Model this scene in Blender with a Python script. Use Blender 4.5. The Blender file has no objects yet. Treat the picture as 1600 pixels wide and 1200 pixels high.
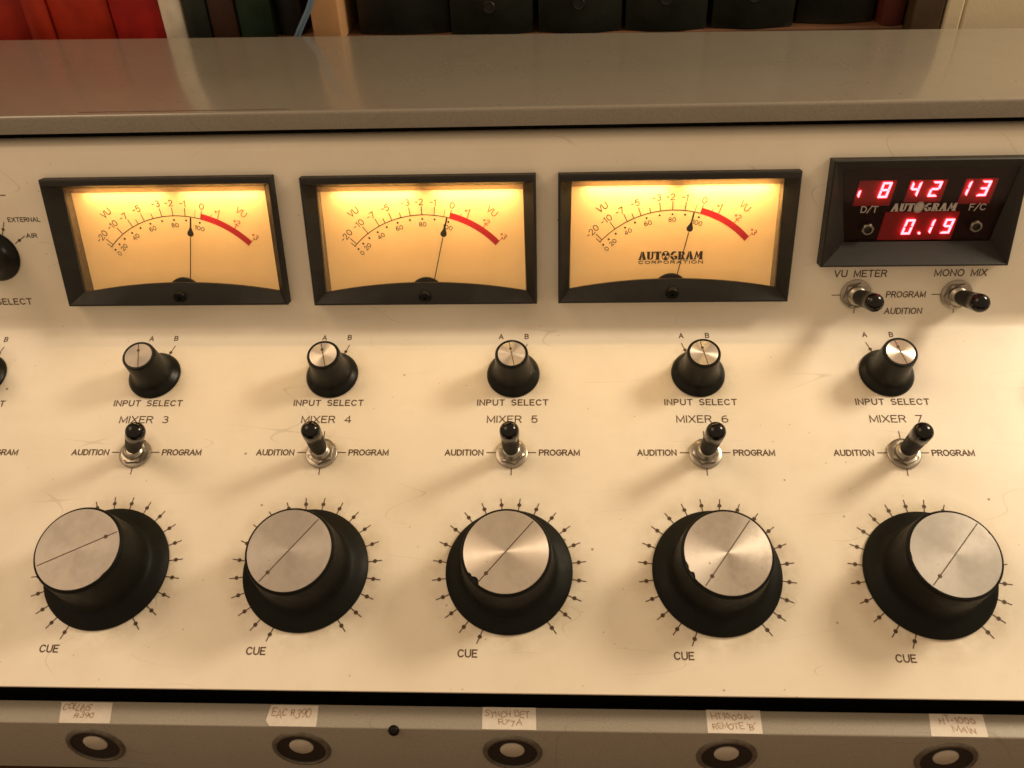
import bpy, bmesh, math, random
from mathutils import Matrix, Vector
from math import sin, cos, pi, radians

random.seed(7)
sc = bpy.context.scene
COL = sc.collection
T3 = Matrix.Translation
def RX(a): return Matrix.Rotation(a, 4, 'X')
def RY(a): return Matrix.Rotation(a, 4, 'Y')
def RZ(a): return Matrix.Rotation(a, 4, 'Z')

# ------------------------------------------------------------------ frames
Z0 = 0.076                                   # desk top is world z = 0
SLOPE = radians(24.0)                        # lower control panel
BEND = radians(53.84)                        # further rise of the meter panel
HINGE = 0.1355
S = 0.095                                    # pitch of the mixer columns
FL = T3((0, 0, Z0)) @ RX(SLOPE)              # lower panel frame (u, v, normal)
FU = FL @ T3((0, HINGE, 0)) @ RX(BEND)       # meter panel frame (u, w, normal)

# ------------------------------------------------------------------ camera
cam_d = bpy.data.cameras.new('camera')
cam = bpy.data.objects.new('camera', cam_d)
COL.objects.link(cam)
sc.camera = cam
cam_d.sensor_width = 36.0
cam_d.lens = 1351.65 / 1600 * 36.0
cam_d.clip_start = 0.01
cam_d.clip_end = 50
rot = RX(0.49961) @ RY(0.04731) @ RZ(-0.00311)
cam.matrix_world = FL @ T3((0.02054, -0.1154, 0.39171)) @ rot
cam_d.dof.use_dof = True
cam_d.dof.focus_distance = 0.43
cam_d.dof.aperture_fstop = 14

# ------------------------------------------------------------------ world and lamps
w = bpy.data.worlds.new('World'); sc.world = w; w.use_nodes = True
bg = w.node_tree.nodes['Background']
bg.inputs[0].default_value = (1.0, 0.70, 0.43, 1)
bg.inputs[1].default_value = 0.44
def area(name, loc, target, sx, sy, power, color, spread=180):
    l = bpy.data.lights.new(name, 'AREA'); l.shape = 'RECTANGLE'; l.size = sx; l.size_y = sy
    l.energy = power; l.color = color; l.spread = radians(spread)
    o = bpy.data.objects.new(name, l); COL.objects.link(o)
    d = Vector(target) - Vector(loc)
    o.matrix_world = T3(loc) @ d.to_track_quat('-Z', 'Y').to_matrix().to_4x4()
    return o
key = area('room_lamp', (0.78, 0.17, 0.74), (0.05, 0.0, 0.08), 0.22, 0.22, 5.2, (1.0, 0.81, 0.57))
fil = area('fill_light', (-1.10, -0.10, 1.55), (0, 0.05, 0.1), 1.0, 0.8, 6.5, (1.0, 0.70, 0.44))  # unseen soft fill, added to lift the shadows and the meter panel
sc.view_settings.view_transform = 'Standard'
sc.view_settings.look = 'None'
sc.view_settings.exposure = 0.32
sc.view_settings.gamma = 1.0

# ------------------------------------------------------------------ materials
def new_mat(name):
    m = bpy.data.materials.new(name); m.use_nodes = True
    return m, m.node_tree, m.node_tree.nodes['Principled BSDF']
def ramp(nt, fac, p0, p1, c0=(0, 0, 0, 1), c1=(1, 1, 1, 1)):
    r = nt.nodes.new('ShaderNodeValToRGB')
    r.color_ramp.elements[0].position = p0; r.color_ramp.elements[1].position = p1
    r.color_ramp.elements[0].color = c0; r.color_ramp.elements[1].color = c1
    nt.links.new(fac, r.inputs[0]); return r.outputs[0]
def noise(nt, scale, detail=3, rough=0.55, vec=None):
    n = nt.nodes.new('ShaderNodeTexNoise'); n.inputs['Scale'].default_value = scale
    n.inputs['Detail'].default_value = detail; n.inputs['Roughness'].default_value = rough
    if vec is not None: nt.links.new(vec, n.inputs['Vector'])
    return n.outputs[0]
def coords(nt, sx=1, sy=1, sz=1, rz=0):
    t = nt.nodes.new('ShaderNodeTexCoord'); mp = nt.nodes.new('ShaderNodeMapping')
    mp.inputs['Scale'].default_value = (sx, sy, sz); mp.inputs['Rotation'].default_value = (0, 0, rz)
    nt.links.new(t.outputs['Object'], mp.inputs['Vector']); return mp.outputs[0]
def mixc(nt, fac, a, b, mode='MIX'):
    m = nt.nodes.new('ShaderNodeMix'); m.data_type = 'RGBA'; m.blend_type = mode
    for k, v in ((0, fac), (6, a), (7, b)):
        if hasattr(v, 'links'): nt.links.new(v, m.inputs[k])
        else: m.inputs[k].default_value = v
    return m.outputs[2]
def mul(nt, a, k):
    m = nt.nodes.new('ShaderNodeMath'); m.operation = 'MULTIPLY'; nt.links.new(a, m.inputs[0])
    if hasattr(k, 'links'): nt.links.new(k, m.inputs[1])
    else: m.inputs[1].default_value = k
    return m.outputs[0]
def bump(nt, b, h, strength, dist):
    n = nt.nodes.new('ShaderNodeBump'); n.inputs['Strength'].default_value = strength
    n.inputs['Distance'].default_value = dist; nt.links.new(h, n.inputs['Height'])
    nt.links.new(n.outputs[0], b.inputs['Normal'])
def simple(name, col, rough=0.5, metal=0.0, var=0.0, nscale=200, bmp=0.0, coat=0.0, bscale=None, spec=.5):
    m, nt, b = new_mat(name)
    b.inputs['Base Color'].default_value = (*col, 1); b.inputs['Roughness'].default_value = rough
    b.inputs['Metallic'].default_value = metal; b.inputs['Coat Weight'].default_value = coat
    b.inputs['Specular IOR Level'].default_value = spec
    v = coords(nt)
    if var:
        f = ramp(nt, noise(nt, nscale, 5, .6, v), .3, .7)
        nt.links.new(mixc(nt, f, (*[c * (1 - var) for c in col], 1), (*[min(1, c * (1 + var)) for c in col], 1)), b.inputs['Base Color'])
        nt.links.new(mixc(nt, f, (rough * .85,) * 3 + (1,), (min(1, rough * 1.2),) * 3 + (1,)), b.inputs['Roughness'])
    if bmp: bump(nt, b, noise(nt, bscale or nscale * 3, 3, .6, v), bmp, 0.0004)
    return m
def specks(nt, v, scale, thr, keep):
    """mask with sparse small specks"""
    vo = nt.nodes.new('ShaderNodeTexVoronoi'); vo.inputs['Scale'].default_value = scale
    nt.links.new(v, vo.inputs['Vector'])
    a = ramp(nt, vo.outputs['Distance'], thr * .6, thr, (1, 1, 1, 1), (0, 0, 0, 1))
    sep = nt.nodes.new('ShaderNodeSeparateColor'); nt.links.new(vo.outputs['Color'], sep.inputs[0])
    k = ramp(nt, sep.outputs[0], keep, keep + .01)
    return mul(nt, a, k)
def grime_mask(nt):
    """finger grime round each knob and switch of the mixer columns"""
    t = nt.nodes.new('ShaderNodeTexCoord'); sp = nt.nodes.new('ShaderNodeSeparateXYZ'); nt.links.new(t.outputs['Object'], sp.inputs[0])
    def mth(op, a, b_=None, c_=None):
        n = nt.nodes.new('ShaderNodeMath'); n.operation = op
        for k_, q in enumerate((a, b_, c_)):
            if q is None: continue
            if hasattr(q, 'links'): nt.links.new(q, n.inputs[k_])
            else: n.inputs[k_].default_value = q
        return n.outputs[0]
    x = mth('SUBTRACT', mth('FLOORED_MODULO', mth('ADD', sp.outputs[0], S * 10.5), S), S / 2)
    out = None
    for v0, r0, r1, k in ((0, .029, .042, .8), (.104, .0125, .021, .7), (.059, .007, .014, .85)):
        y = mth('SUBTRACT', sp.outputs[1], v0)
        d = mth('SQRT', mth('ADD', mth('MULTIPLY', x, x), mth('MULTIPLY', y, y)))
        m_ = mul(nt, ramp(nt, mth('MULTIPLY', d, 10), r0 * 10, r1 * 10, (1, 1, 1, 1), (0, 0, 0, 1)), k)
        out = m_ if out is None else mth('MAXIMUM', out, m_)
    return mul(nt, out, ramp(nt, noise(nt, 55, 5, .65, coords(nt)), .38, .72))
def painted(name, col, rough, dirt, bmp, speckcol, grain=0.0, grime=False):
    m, nt, b = new_mat(name)
    v = coords(nt)
    c = mixc(nt, ramp(nt, noise(nt, 9, 4, .6, v), .35, .7), (*col, 1), (col[0] * (1 - dirt), col[1] * (1 - dirt * 1.2), col[2] * (1 - dirt * 1.6), 1))
    c = mixc(nt, mul(nt, ramp(nt, noise(nt, 60, 6, .7, v), .5, .75), .25), c, (col[0] * .8, col[1] * .74, col[2] * .64, 1))
    if grain:
        c = mixc(nt, grain, c, mixc(nt, noise(nt, 1300, 2, .6, v), (col[0]*.2, col[1]*.2, col[2]*.2, 1), (min(1, col[0]*1.9), min(1, col[1]*1.85), min(1, col[2]*1.8), 1)))
    c = mixc(nt, mul(nt, specks(nt, v, 75, .065, .72), .8), c, speckcol)
    c = mixc(nt, mul(nt, specks(nt, v, 210, .10, .90), .45), c, speckcol)
    # fine hair-line scratches: a stretched voronoi edge set, sparsely kept
    sv = coords(nt, 14, 60, 30, .5)
    n1 = ramp(nt, noise(nt, 1.0, 0, .5, sv), .4975, .5, (0, 0, 0, 1), (1, 1, 1, 1))
    n2 = ramp(nt, noise(nt, 1.0, 0, .5, sv), .5, .5025, (1, 1, 1, 1), (0, 0, 0, 1))
    k = ramp(nt, noise(nt, 22, 1, .5, v), .52, .58)
    c = mixc(nt, mul(nt, mul(nt, mul(nt, n1, n2), k), .35), c, (col[0] * .45, col[1] * .4, col[2] * .3, 1))
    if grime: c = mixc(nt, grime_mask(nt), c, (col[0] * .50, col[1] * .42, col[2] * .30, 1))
    nt.links.new(c, b.inputs['Base Color'])
    r = mixc(nt, ramp(nt, noise(nt, 35, 5, .7, v), .3, .7), (rough * .85,) * 3 + (1,), (rough * 1.2,) * 3 + (1,))
    nt.links.new(r, b.inputs['Roughness'])
    bump(nt, b, noise(nt, 450, 3, .6, v), bmp, 0.0004)
    return m
M = {}
M['panel'] = painted('cream_enamel', (0.84, 0.785, 0.675), 0.33, 0.09, 0.08, (0.20, 0.13, 0.07, 1), grime=True)
M['grey'] = painted('grey_hammer_paint', (0.20, 0.18, 0.145), 0.30, 0.10, 0.10, (0.10, 0.08, 0.05, 1), .32)
M['grey'].node_tree.nodes['Principled BSDF'].inputs['Coat Weight'].default_value = 1.0
M['grey'].node_tree.nodes['Principled BSDF'].inputs['Coat Roughness'].default_value = .12
M['grey'].node_tree.nodes['Principled BSDF'].inputs['Coat IOR'].default_value = 1.48
M['rail'] = painted('grey_rail_paint', (0.30, 0.28, 0.24), 0.42, 0.10, 0.15, (0.10, 0.08, 0.05, 1), .30)
M['ink'] = simple('engraved_ink', (0.075, 0.038, 0.014), 0.6, var=.3, nscale=900)
M['dialink'] = simple('dial_ink', (0.035, 0.018, 0.006), 0.6)
M['black'] = simple('black_phenolic', (0.0045, 0.0052, 0.0038), 0.5, var=.35, nscale=120, bmp=.15, bscale=1500, spec=.15)
M['black_gloss'] = simple('black_gloss_phenolic', (0.005, 0.0055, 0.0042), 0.34, var=.3, nscale=120, bmp=.05, bscale=1500, spec=.22)
M['bezel'] = simple('black_bezel_plastic', (0.008, 0.007, 0.0055), 0.48, var=.3, nscale=160, bmp=.2, bscale=2200, spec=.4)
M['gap'] = simple('gap_shade', (0.004, 0.004, 0.004), 0.8, var=.3)  # near-black colour stands in for deep shade in gaps and holes
M['lever'] = simple('black_lever_sleeve', (0.010, 0.010, 0.008), 0.55, var=.3, nscale=400, spec=.15)
M['tip'] = simple('glossy_black_tip', (0.004, 0.004, 0.004), 0.14, spec=.35)
M['nickel'] = simple('nickel', (0.36, 0.33, 0.28), 0.33, 1.0, var=.15, nscale=300, bmp=.03)
M['red'] = simple('red_ink', (0.42, 0.006, 0.018), 0.5)
M['redtxt'] = simple('red_scale_ink', (0.45, 0.06, 0.02), 0.5)
M['needle'] = simple('needle_black', (0.01, 0.006, 0.003), 0.4)
M['shield'] = simple('amber_liner', (0.22, 0.12, 0.06), 0.22, var=.2)
M['liner'] = simple('smoked_liner', (0.10, 0.075, 0.055), 0.2, var=.25, nscale=400)
M['white_ink'] = simple('white_ink', (0.42, 0.36, 0.34), 0.55, var=.2, nscale=900)
M['tape'] = simple('masking_tape', (0.68, 0.63, 0.56), 0.6, var=.06, nscale=300, bmp=.4)
M['pen'] = simple('faded_pen', (0.42, 0.29, 0.21), 0.7, var=.5, nscale=900)
M['desk'] = simple('brown_wood', (0.10, 0.045, 0.022), 0.5, var=.4, nscale=15, bmp=.1)
M['button'] = simple('pale_button', (0.46, 0.42, 0.35), 0.35, var=.1)
M['cup'] = simple('button_cup', (0.012, 0.011, 0.009), 0.5)
M['ring'] = simple('dull_ring', (0.13, 0.115, 0.09), 0.38, 0.3, var=.3, nscale=500)

def aluminium(name, rough, base, worn, aniso=.75, arot=.25):
    m, nt, b = new_mat(name)
    v = coords(nt)
    b.inputs['Metallic'].default_value = 1.0
    b.inputs['Anisotropic'].default_value = aniso
    tn = nt.nodes.new('ShaderNodeTangent'); tn.direction_type = 'RADIAL'; tn.axis = 'Z'
    nt.links.new(tn.outputs[0], b.inputs['Tangent']); b.inputs['Anisotropic Rotation'].default_value = arot
    f = ramp(nt, noise(nt, 90, 6, .7, v), .42, .68)
    c = mixc(nt, mul(nt, f, worn), (*base, 1), (base[0] * .62, base[1] * .60, base[2] * .58, 1))
    c = mixc(nt, mul(nt, specks(nt, v, 260, .16, .82), worn), c, (base[0] * .35, base[1] * .33, base[2] * .3, 1))
    nt.links.new(c, b.inputs['Base Color'])
    nt.links.new(mixc(nt, f, (rough,) * 3 + (1,), (rough + .22 * worn,) * 3 + (1,)), b.inputs['Roughness'])
    # turned rings: very fine concentric relief
    wv = nt.nodes.new('ShaderNodeTexWave'); wv.wave_type = 'RINGS'; wv.rings_direction = 'Z'
    wv.inputs['Scale'].default_value = 700; wv.inputs['Distortion'].default_value = 1.0
    nt.links.new(v, wv.inputs['Vector'])
    bump(nt, b, wv.outputs[0], .05, 0.0001)
    return m
M['cap_bright'] = aluminium('spun_aluminium', .28, (.80, .74, .66), .35, .92, .25)
M['cap_dull'] = aluminium('dull_aluminium', .56, (.44, .41, .38), .22, .5)
M['cap_scuffed'] = aluminium('scuffed_aluminium', .50, (.37, .35, .325), .28, .3)
M['cap_worn'] = aluminium('worn_aluminium', .40, (.72, .67, .61), .8, .65)

def emis(name, col, e, base=(0, 0, 0), rough=.5):
    m, nt, b = new_mat(name)
    b.inputs['Base Color'].default_value = (*base, 1); b.inputs['Roughness'].default_value = rough
    b.inputs['Emission Color'].default_value = (*col, 1); b.inputs['Emission Strength'].default_value = e
    return m
M['seg'] = emis('lit_segment', (1.0, 0.085, 0.105), 9.0)
M['display'] = emis('red_display_body', (1.0, 0.0, 0.012), 0.03, (0.20, 0.004, 0.008), .4)
M['screen'] = simple('dark_filter', (0.010, 0.003, 0.003), 0.4, spec=.15)
M['bulb'] = emis('lamp_filament', (1.0, .72, .35), 30)
# backlit dial: even emission stands in for lamp light through the card
m, nt, b = new_mat('backlit_dial_card')
v = coords(nt)
c = mixc(nt, ramp(nt, noise(nt, 40, 4, .6, v), .3, .7), (.72, .50, .26, 1), (.66, .45, .22, 1))
nt.links.new(c, b.inputs['Base Color']); b.inputs['Roughness'].default_value = .55
b.inputs['Emission Color'].default_value = (1.0, .54, .17, 1); b.inputs['Emission Strength'].default_value = 0.26
bump(nt, b, noise(nt, 30, 2, .5, coords(nt, .3, 3, 1)), .25, 0.0006)
M['dial'] = m
def glass(name, tint, refl):
    m = bpy.data.materials.new(name); m.use_nodes = True; nt = m.node_tree; nt.nodes.clear()
    out = nt.nodes.new('ShaderNodeOutputMaterial'); mx = nt.nodes.new('ShaderNodeMixShader')
    tr = nt.nodes.new('ShaderNodeBsdfTransparent'); gl = nt.nodes.new('ShaderNodeBsdfGlossy')
    fr = nt.nodes.new('ShaderNodeFresnel'); fr.inputs[0].default_value = 1.25 + refl
    tr.inputs[0].default_value = (*tint, 1); gl.inputs['Roughness'].default_value = .06
    nt.links.new(fr.outputs[0], mx.inputs[0]); nt.links.new(tr.outputs[0], mx.inputs[1])
    nt.links.new(gl.outputs[0], mx.inputs[2]); nt.links.new(mx.outputs[0], out.inputs[0]); return m
M['glass'] = glass('clear_window', (.98, .97, .95), .22)

# ------------------------------------------------------------------ mesh helpers
class MB:
    def __init__(s): s.v = []; s.f = []
    def add(s, vs, fs):
        k = len(s.v); s.v += [tuple(p) for p in vs]; s.f += [tuple(i + k for i in f) for f in fs]; return s
    def poly(s, pts, z=0.0): return s.add([(p[0], p[1], z) for p in pts], [tuple(range(len(pts)))])
    def slab(s, pts, z0, z1):
        n = len(pts)
        a = sum(pts[i][0] * pts[(i + 1) % n][1] - pts[(i + 1) % n][0] * pts[i][1] for i in range(n))
        if a < 0: pts = pts[::-1]
        vs = [(p[0], p[1], z0) for p in pts] + [(p[0], p[1], z1) for p in pts]
        return s.add(vs, [tuple(range(n))[::-1], tuple(range(n, 2 * n))] + [(i, (i + 1) % n, n + (i + 1) % n, n + i) for i in range(n)])
    def box(s, x0, x1, y0, y1, z0, z1): return s.slab([(x0, y0), (x1, y0), (x1, y1), (x0, y1)], z0, z1)
    def disc(s, x, y, r, z0, z1, n=14): return s.slab([(x + r * cos(2 * pi * i / n), y + r * sin(2 * pi * i / n)) for i in range(n)], z0, z1)
    def lathe(s, prof, n=64, cx=0, cy=0, closed=False):
        k = len(prof)
        vs = [(cx + r * cos(2 * pi * i / n), cy + r * sin(2 * pi * i / n), z) for i in range(n) for r, z in prof]
        fs = []
        for i in range(n):
            j = (i + 1) % n
            for a in range(k if closed else k - 1):
                b2 = (a + 1) % k
                fs.append((i * k + a, j * k + a, j * k + b2, i * k + b2))
        return s.add(vs, fs)
    def ribbon(s, pts, wd, z, closed=False):
        pts = [p for i, p in enumerate(pts) if i == 0 or math.hypot(p[0] - pts[i - 1][0], p[1] - pts[i - 1][1]) > 1e-7]
        n = len(pts)
        if n < 2: return s
        L, Rr = [], []
        for i in range(n):
            p = Vector(pts[i])
            a = Vector(pts[i - 1]) if (i or closed) else None
            c2 = Vector(pts[(i + 1) % n]) if (i < n - 1 or closed) else None
            d1 = (p - a).normalized() if a is not None and (p - a).length > 1e-9 else None
            d2 = (c2 - p).normalized() if c2 is not None and (c2 - p).length > 1e-9 else None
            if d1 is None: d1 = d2
            if d2 is None: d2 = d1
            t = d1 + d2
            t = t.normalized() if t.length > .2 else d2
            nn = Vector((-t.y, t.x)); h = wd / 2 / max(.45, abs(nn.dot(Vector((-d2.y, d2.x)))))
            q = p.copy()
            if not closed and i == 0: q = q - d2 * wd / 2
            if not closed and i == n - 1: q = q + d1 * wd / 2
            L.append(q + nn * h); Rr.append(q - nn * h)
        vs = [(p.x, p.y, z) for p in L] + [(p.x, p.y, z) for p in Rr]
        m_ = n if closed else n - 1
        return s.add(vs, [(n + i, n + (i + 1) % n, (i + 1) % n, i) for i in range(m_)])
    def xf(s, Mx): s.v = [tuple(Mx @ Vector(p)) for p in s.v]; return s
    def merge(s, o): return s.add(o.v, o.f)
    def mesh(s, name, mat, smooth=None, bevel=None):
        me = bpy.data.meshes.new(name); me.from_pydata(s.v, [], s.f); me.update()
        bm = bmesh.new(); bm.from_mesh(me)
        bmesh.ops.remove_doubles(bm, verts=bm.verts, dist=1e-7)
        if bevel:
            es = [e for e in bm.edges if len(e.link_faces) == 2 and e.calc_face_angle(0) > .5]
            bmesh.ops.bevel(bm, geom=es, offset=bevel, segments=2, affect='EDGES', profile=.6)
        if smooth is not None:
            ang = radians(smooth)
            for f in bm.faces: f.smooth = True
            for e in bm.edges:
                if len(e.link_faces) == 2 and e.calc_face_angle(0) > ang: e.smooth = False
        bm.to_mesh(me); bm.free()
        me.materials.append(mat); return me

WM = {}
def put(name, me, Mw, parent=None, label=None, group=None, kind=None):
    o = bpy.data.objects.new(name, me); COL.objects.link(o); WM[o.name] = Mw
    if parent is not None:
        o.parent = parent; o.matrix_parent_inverse = Matrix.Identity(4)
        o.matrix_basis = WM[parent.name].inverted() @ Mw
    else: o.matrix_basis = Mw
    if label: o['label'] = label
    if group: o['group'] = group
    if kind: o['kind'] = kind
    return o
def tag(o, label=None, cat=None, group=None, kind=None):
    for k, v_ in (('label', label), ('category', cat), ('group', group), ('kind', kind)):
        if v_: o[k] = v_
    return o

# ------------------------------------------------------------------ single-stroke engraving alphabet
def arc(cx, cy, rx, ry, a0, a1, n=9):
    return [(cx + rx * cos(radians(a0 + (a1 - a0) * i / n)), cy + ry * sin(radians(a0 + (a1 - a0) * i / n))) for i in range(n + 1)]
G = {
 'A': (.74, [[(0, 0), (.37, 1), (.74, 0)], [(.13, .35), (.61, .35)]]),
 'B': (.62, [[(0, 0), (0, 1), (.34, 1)] + arc(.34, .77, .24, .23, 90, -90, 7) + [(0, .54)], [(.34, .54)] + arc(.34, .27, .28, .27, 90, -90, 7) + [(0, 0)]]),
 'C': (.70, [arc(.37, .5, .37, .5, 42, 318, 14)]),
 'D': (.68, [[(0, 0), (0, 1), (.28, 1)] + arc(.28, .5, .40, .5, 90, -90, 10) + [(0, 0)]]),
 'E': (.56, [[(.56, 1), (0, 1), (0, 0), (.56, 0)], [(0, .52), (.46, .52)]]),
 'F': (.54, [[(.54, 1), (0, 1), (0, 0)], [(0, .52), (.44, .52)]]),
 'G': (.74, [arc(.38, .5, .38, .5, 42, 355, 15) + [(.42, .46)]]),
 'H': (.64, [[(0, 0), (0, 1)], [(.64, 0), (.64, 1)], [(0, .5), (.64, .5)]]),
 'I': (.0, [[(0, 0), (0, 1)]]),
 'L': (.50, [[(0, 1), (0, 0), (.50, 0)]]),
 'M': (.78, [[(0, 0), (0, 1), (.39, .12), (.78, 1), (.78, 0)]]),
 'N': (.66, [[(0, 0), (0, 1), (.66, 0), (.66, 1)]]),
 'O': (.78, [arc(.39, .5, .39, .5, 90, 450, 20)]),
 'P': (.60, [[(0, 0), (0, 1), (.34, 1)] + arc(.34, .74, .26, .26, 90, -90, 7) + [(0, .48)]]),
 'R': (.62, [[(0, 0), (0, 1), (.36, 1)] + arc(.36, .75, .25, .25, 90, -90, 7) + [(0, .5)], [(.36, .5), (.62, 0)]]),
 'S': (.62, [arc(.31, .75, .29, .25, 40, 270, 9) + arc(.31, .25, .31, .25, 90, -140, 9)]),
 'T': (.64, [[(0, 1), (.64, 1)], [(.32, 1), (.32, 0)]]),
 'U': (.66, [[(0, 1), (0, .34)] + arc(.33, .33, .33, .33, 180, 360, 9) + [(.66, 1)]]),
 'V': (.70, [[(0, 1), (.35, 0), (.70, 1)]]),
 'X': (.66, [[(0, 0), (.66, 1)], [(0, 1), (.66, 0)]]),
 'Y': (.66, [[(0, 1), (.33, .5), (.66, 1)], [(.33, .5), (.33, 0)]]),
 '0': (.66, [arc(.33, .5, .33, .5, 90, 450, 18)]),
 '1': (.22, [[(0, .8), (.20, 1), (.20, 0)]]),
 '2': (.60, [arc(.30, .72, .28, .28, 160, -30, 9) + [(0, 0), (.60, 0)]]),
 '3': (.60, [arc(.29, .76, .25, .24, 140, -90, 9), arc(.29, .27, .30, .27, 88, -145, 10)]),
 '4': (.64, [[(.48, 0), (.48, 1), (0, .28), (.64, .28)]]),
 '5': (.60, [[(.52, 1), (.10, 1), (.05, .54)] + arc(.28, .33, .30, .33, 118, -140, 11)]),
 '6': (.60, [[(.48, .96)] + arc(.34, .45, .34, .52, 105, 190, 6) + arc(.31, .29, .30, .29, 180, 540, 14)]),
 '7': (.58, [[(0, 1), (.58, 1), (.18, 0)]]),
 '8': (.58, [arc(.29, .76, .24, .24, 90, 450, 13), arc(.29, .27, .29, .27, 90, 450, 14)]),
 '9': (.60, [arc(.29, .71, .29, .29, 0, 360, 14) + arc(.26, .55, .33, .52, 15, -75, 6)]),
 '-': (.34, [[(0, .5), (.34, .5)]]),
 '+': (.36, [[(0, .5), (.36, .5)], [(.18, .32), (.18, .68)]]),
 '/': (.55, [[(0, -.12), (.55, 1.12)]]),
 '.': (.06, [[(0, 0), (.03, .03)]]),
 "'": (.10, [[(.08, 1), (0, .72)]]),
}
_zk = [0]
def text_mb(s, x, y, h, wd, width=None, gap=.30, space=.75, z=0.0, rotz=0.0, xs=1.0, mb=None, jit=0.0, shear=0.0):
    """centred text; h letter height, wd stroke width, optional total width"""
    mb = mb or MB(); st = []; cx = 0
    for ch in s:
        if ch == ' ': cx += space; continue
        gw, gl = G[ch]
        ja, jy, js = (random.uniform(-jit, jit) for _ in range(3))
        for l in gl: st.append([(cx + (px + shear * py) * (1 + js) + ja * (py - .5), py * (1 + js) + jy + (random.uniform(-.25, .25) * jit)) for px, py in l])
        cx += gw + gap
    tot = cx - gap
    k = (width / (tot * h)) if width else xs
    c, s_ = cos(rotz), sin(rotz)
    for l in st:
        pts = []
        for px, py in l:
            X = (px - tot / 2) * h * k; Y = (py - .5) * h
            pts.append((x + X * c - Y * s_, y + X * s_ + Y * c))
        _zk[0] = (_zk[0] + 1) % 12
        mb.ribbon(pts, wd, z + _zk[0] * 2e-6)
    return mb
def seg_line(mb, x0, y0, x1, y1, wd, z=0):
    _zk[0] = (_zk[0] + 1) % 12
    return mb.ribbon([(x0, y0), (x1, y1)], wd, z + _zk[0] * 2e-6)
def dot(mb, x, y, r, z=0, n=10):
    _zk[0] = (_zk[0] + 1) % 12
    return mb.poly([(x + r * cos(2 * pi * i / n), y + r * sin(2 * pi * i / n)) for i in range(n)], z + _zk[0] * 2e-6 + 3e-5)

# fat display lettering, unit height, used for the maker's wordmark
def fat_word(stencil=True, shear=0.0):
    mb = MB(); x = 0.0
    def P(pts): mb.poly([(x + px + shear * py, py) for px, py in pts])
    g = .05 if stencil else .0
    def A():
        P([(0, 0), (.40, 0), (.40, .10), (.34, .12), (.40, .27), (.50 - g, .27), (.50 - g, 1), (.36, 1), (.07, .12), (0, .12)])
        P([(.50, 1), (.72, 1), (1.02, .12), (1.08, .12), (1.08, 0), (.58, 0), (.58, .12), (.62, .12), (.50, .42)])
        return 1.12
    def U():
        P([(0, 1), (.48 - g, 1), (.48 - g, .02), (.30, .02), (.12, .10), (.05, .28), (.05, .9), (0, .9)])
        P([(.48, .0), (.70, .05), (.84, .14), (.92, .32), (.92, .9), (.98, .9), (.98, 1), (.62, 1), (.62, .9), (.66, .9), (.66, .25), (.48, .16)])
        return 1.0
    def Tt():
        P([(0, 1), (0, .72), (.10, .72), (.14, .86), (.26, .88), (.26, .10), (.20, .10), (.20, 0), (.78, 0), (.78, .10), (.72, .10), (.72, .88), (.84, .86), (.88, .72), (.98, .72), (.98, 1)])
        return 1.02
    def O():
        n = 26; cx, cy, R1, R2, R3 = (.56, .5, .56, .46, .40) if stencil else (.64, .5, .70, .60, .5)
        o = [(cx + R1 * cos(2 * pi * i / n), cy + R1 * sin(2 * pi * i / n)) for i in range(n)]
        i2 = [(cx + R2 * cos(2 * pi * i / n), cy + R2 * sin(2 * pi * i / n)) for i in range(n)]
        for i in range(n): P([o[i], o[(i + 1) % n], i2[(i + 1) % n], i2[i]])
        if stencil:
            for k in range(3):
                a0 = 90 + 120 * k + 60
                P([(cx + .10 * cos(radians(a0 - 50)), cy + .10 * sin(radians(a0 - 50)))] + arc(cx, cy, R2, R2, a0 - 32, a0 + 32, 6) + [(cx + .10 * cos(radians(a0 + 50)), cy + .10 * sin(radians(a0 + 50)))])
        else:
            P([(cx + .56 * cos(2 * pi * i / n), cy + .56 * sin(2 * pi * i / n)) for i in range(n)])
        return 1.18 if stencil else 1.38
    def Gg():
        P(arc(.52, .5, .52, .52, 50, 178, 8) + arc(.60, .5, .20, .34, 170, 60, 6))
        P(arc(.52, .5, .52, .52, 182, 310, 8) + [(.98, .05), (.98, .48), (.50, .48), (.50, .38), (.62, .36)] + arc(.60, .45, .20, .30, 290, 190, 5))
        return 1.04
    def Rr():
        P([(0, 1), (.48 - g, 1), (.48 - g, 0), (0, 0), (0, .1), (.06, .1), (.06, .9), (0, .9)])
        P([(.48, 1), (.72, .98), (.90, .88), (.93, .72), (.86, .56), (.74, .50), (.90, .12), (1.02, .12), (1.02, 0), (.64, 0), (.48, .42), (.48, .55), (.58, .60), (.60, .80), (.48, .86)])
        return 1.06
    def Mm():
        P([(0, 0), (.30, 0), (.30, .12), (.24, .12), (.38, .62), (.52, .2), (.60, .2), (.74, .58), (.74, .12), (.68, .12), (.68, 0), (1.24, 0), (1.24, .12), (1.17, .12), (1.17, 1), (.82, 1), (.61, .50), (.42, 1), (.28, 1), (.05, .12), (0, .12)])
        return 1.26
    for fn in (A, U, Tt, O, Gg, Rr, A, Mm):
        x += fn() + .02
    return mb, x

# ------------------------------------------------------------------ the console
root = bpy.data.objects.new('mixing_console', None); COL.objects.link(root)
root.empty_display_size = .05
WM[root.name] = T3((0, 0.06, 0)); root.matrix_basis = WM[root.name]
tag(root, 'cream broadcast mixing console with lit meters and large black knobs', 'mixing console')
UX0, UX1 = -0.43, 0.43
H_METERS = [(-0.2386, -0.1197, .0136, .0811), (-0.1056, 0.0124, .0131, .0801), (0.0234, 0.1417, .0133, .0800)]
CLK = (0.1557, 0.2480, .0320, .0852)

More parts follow.
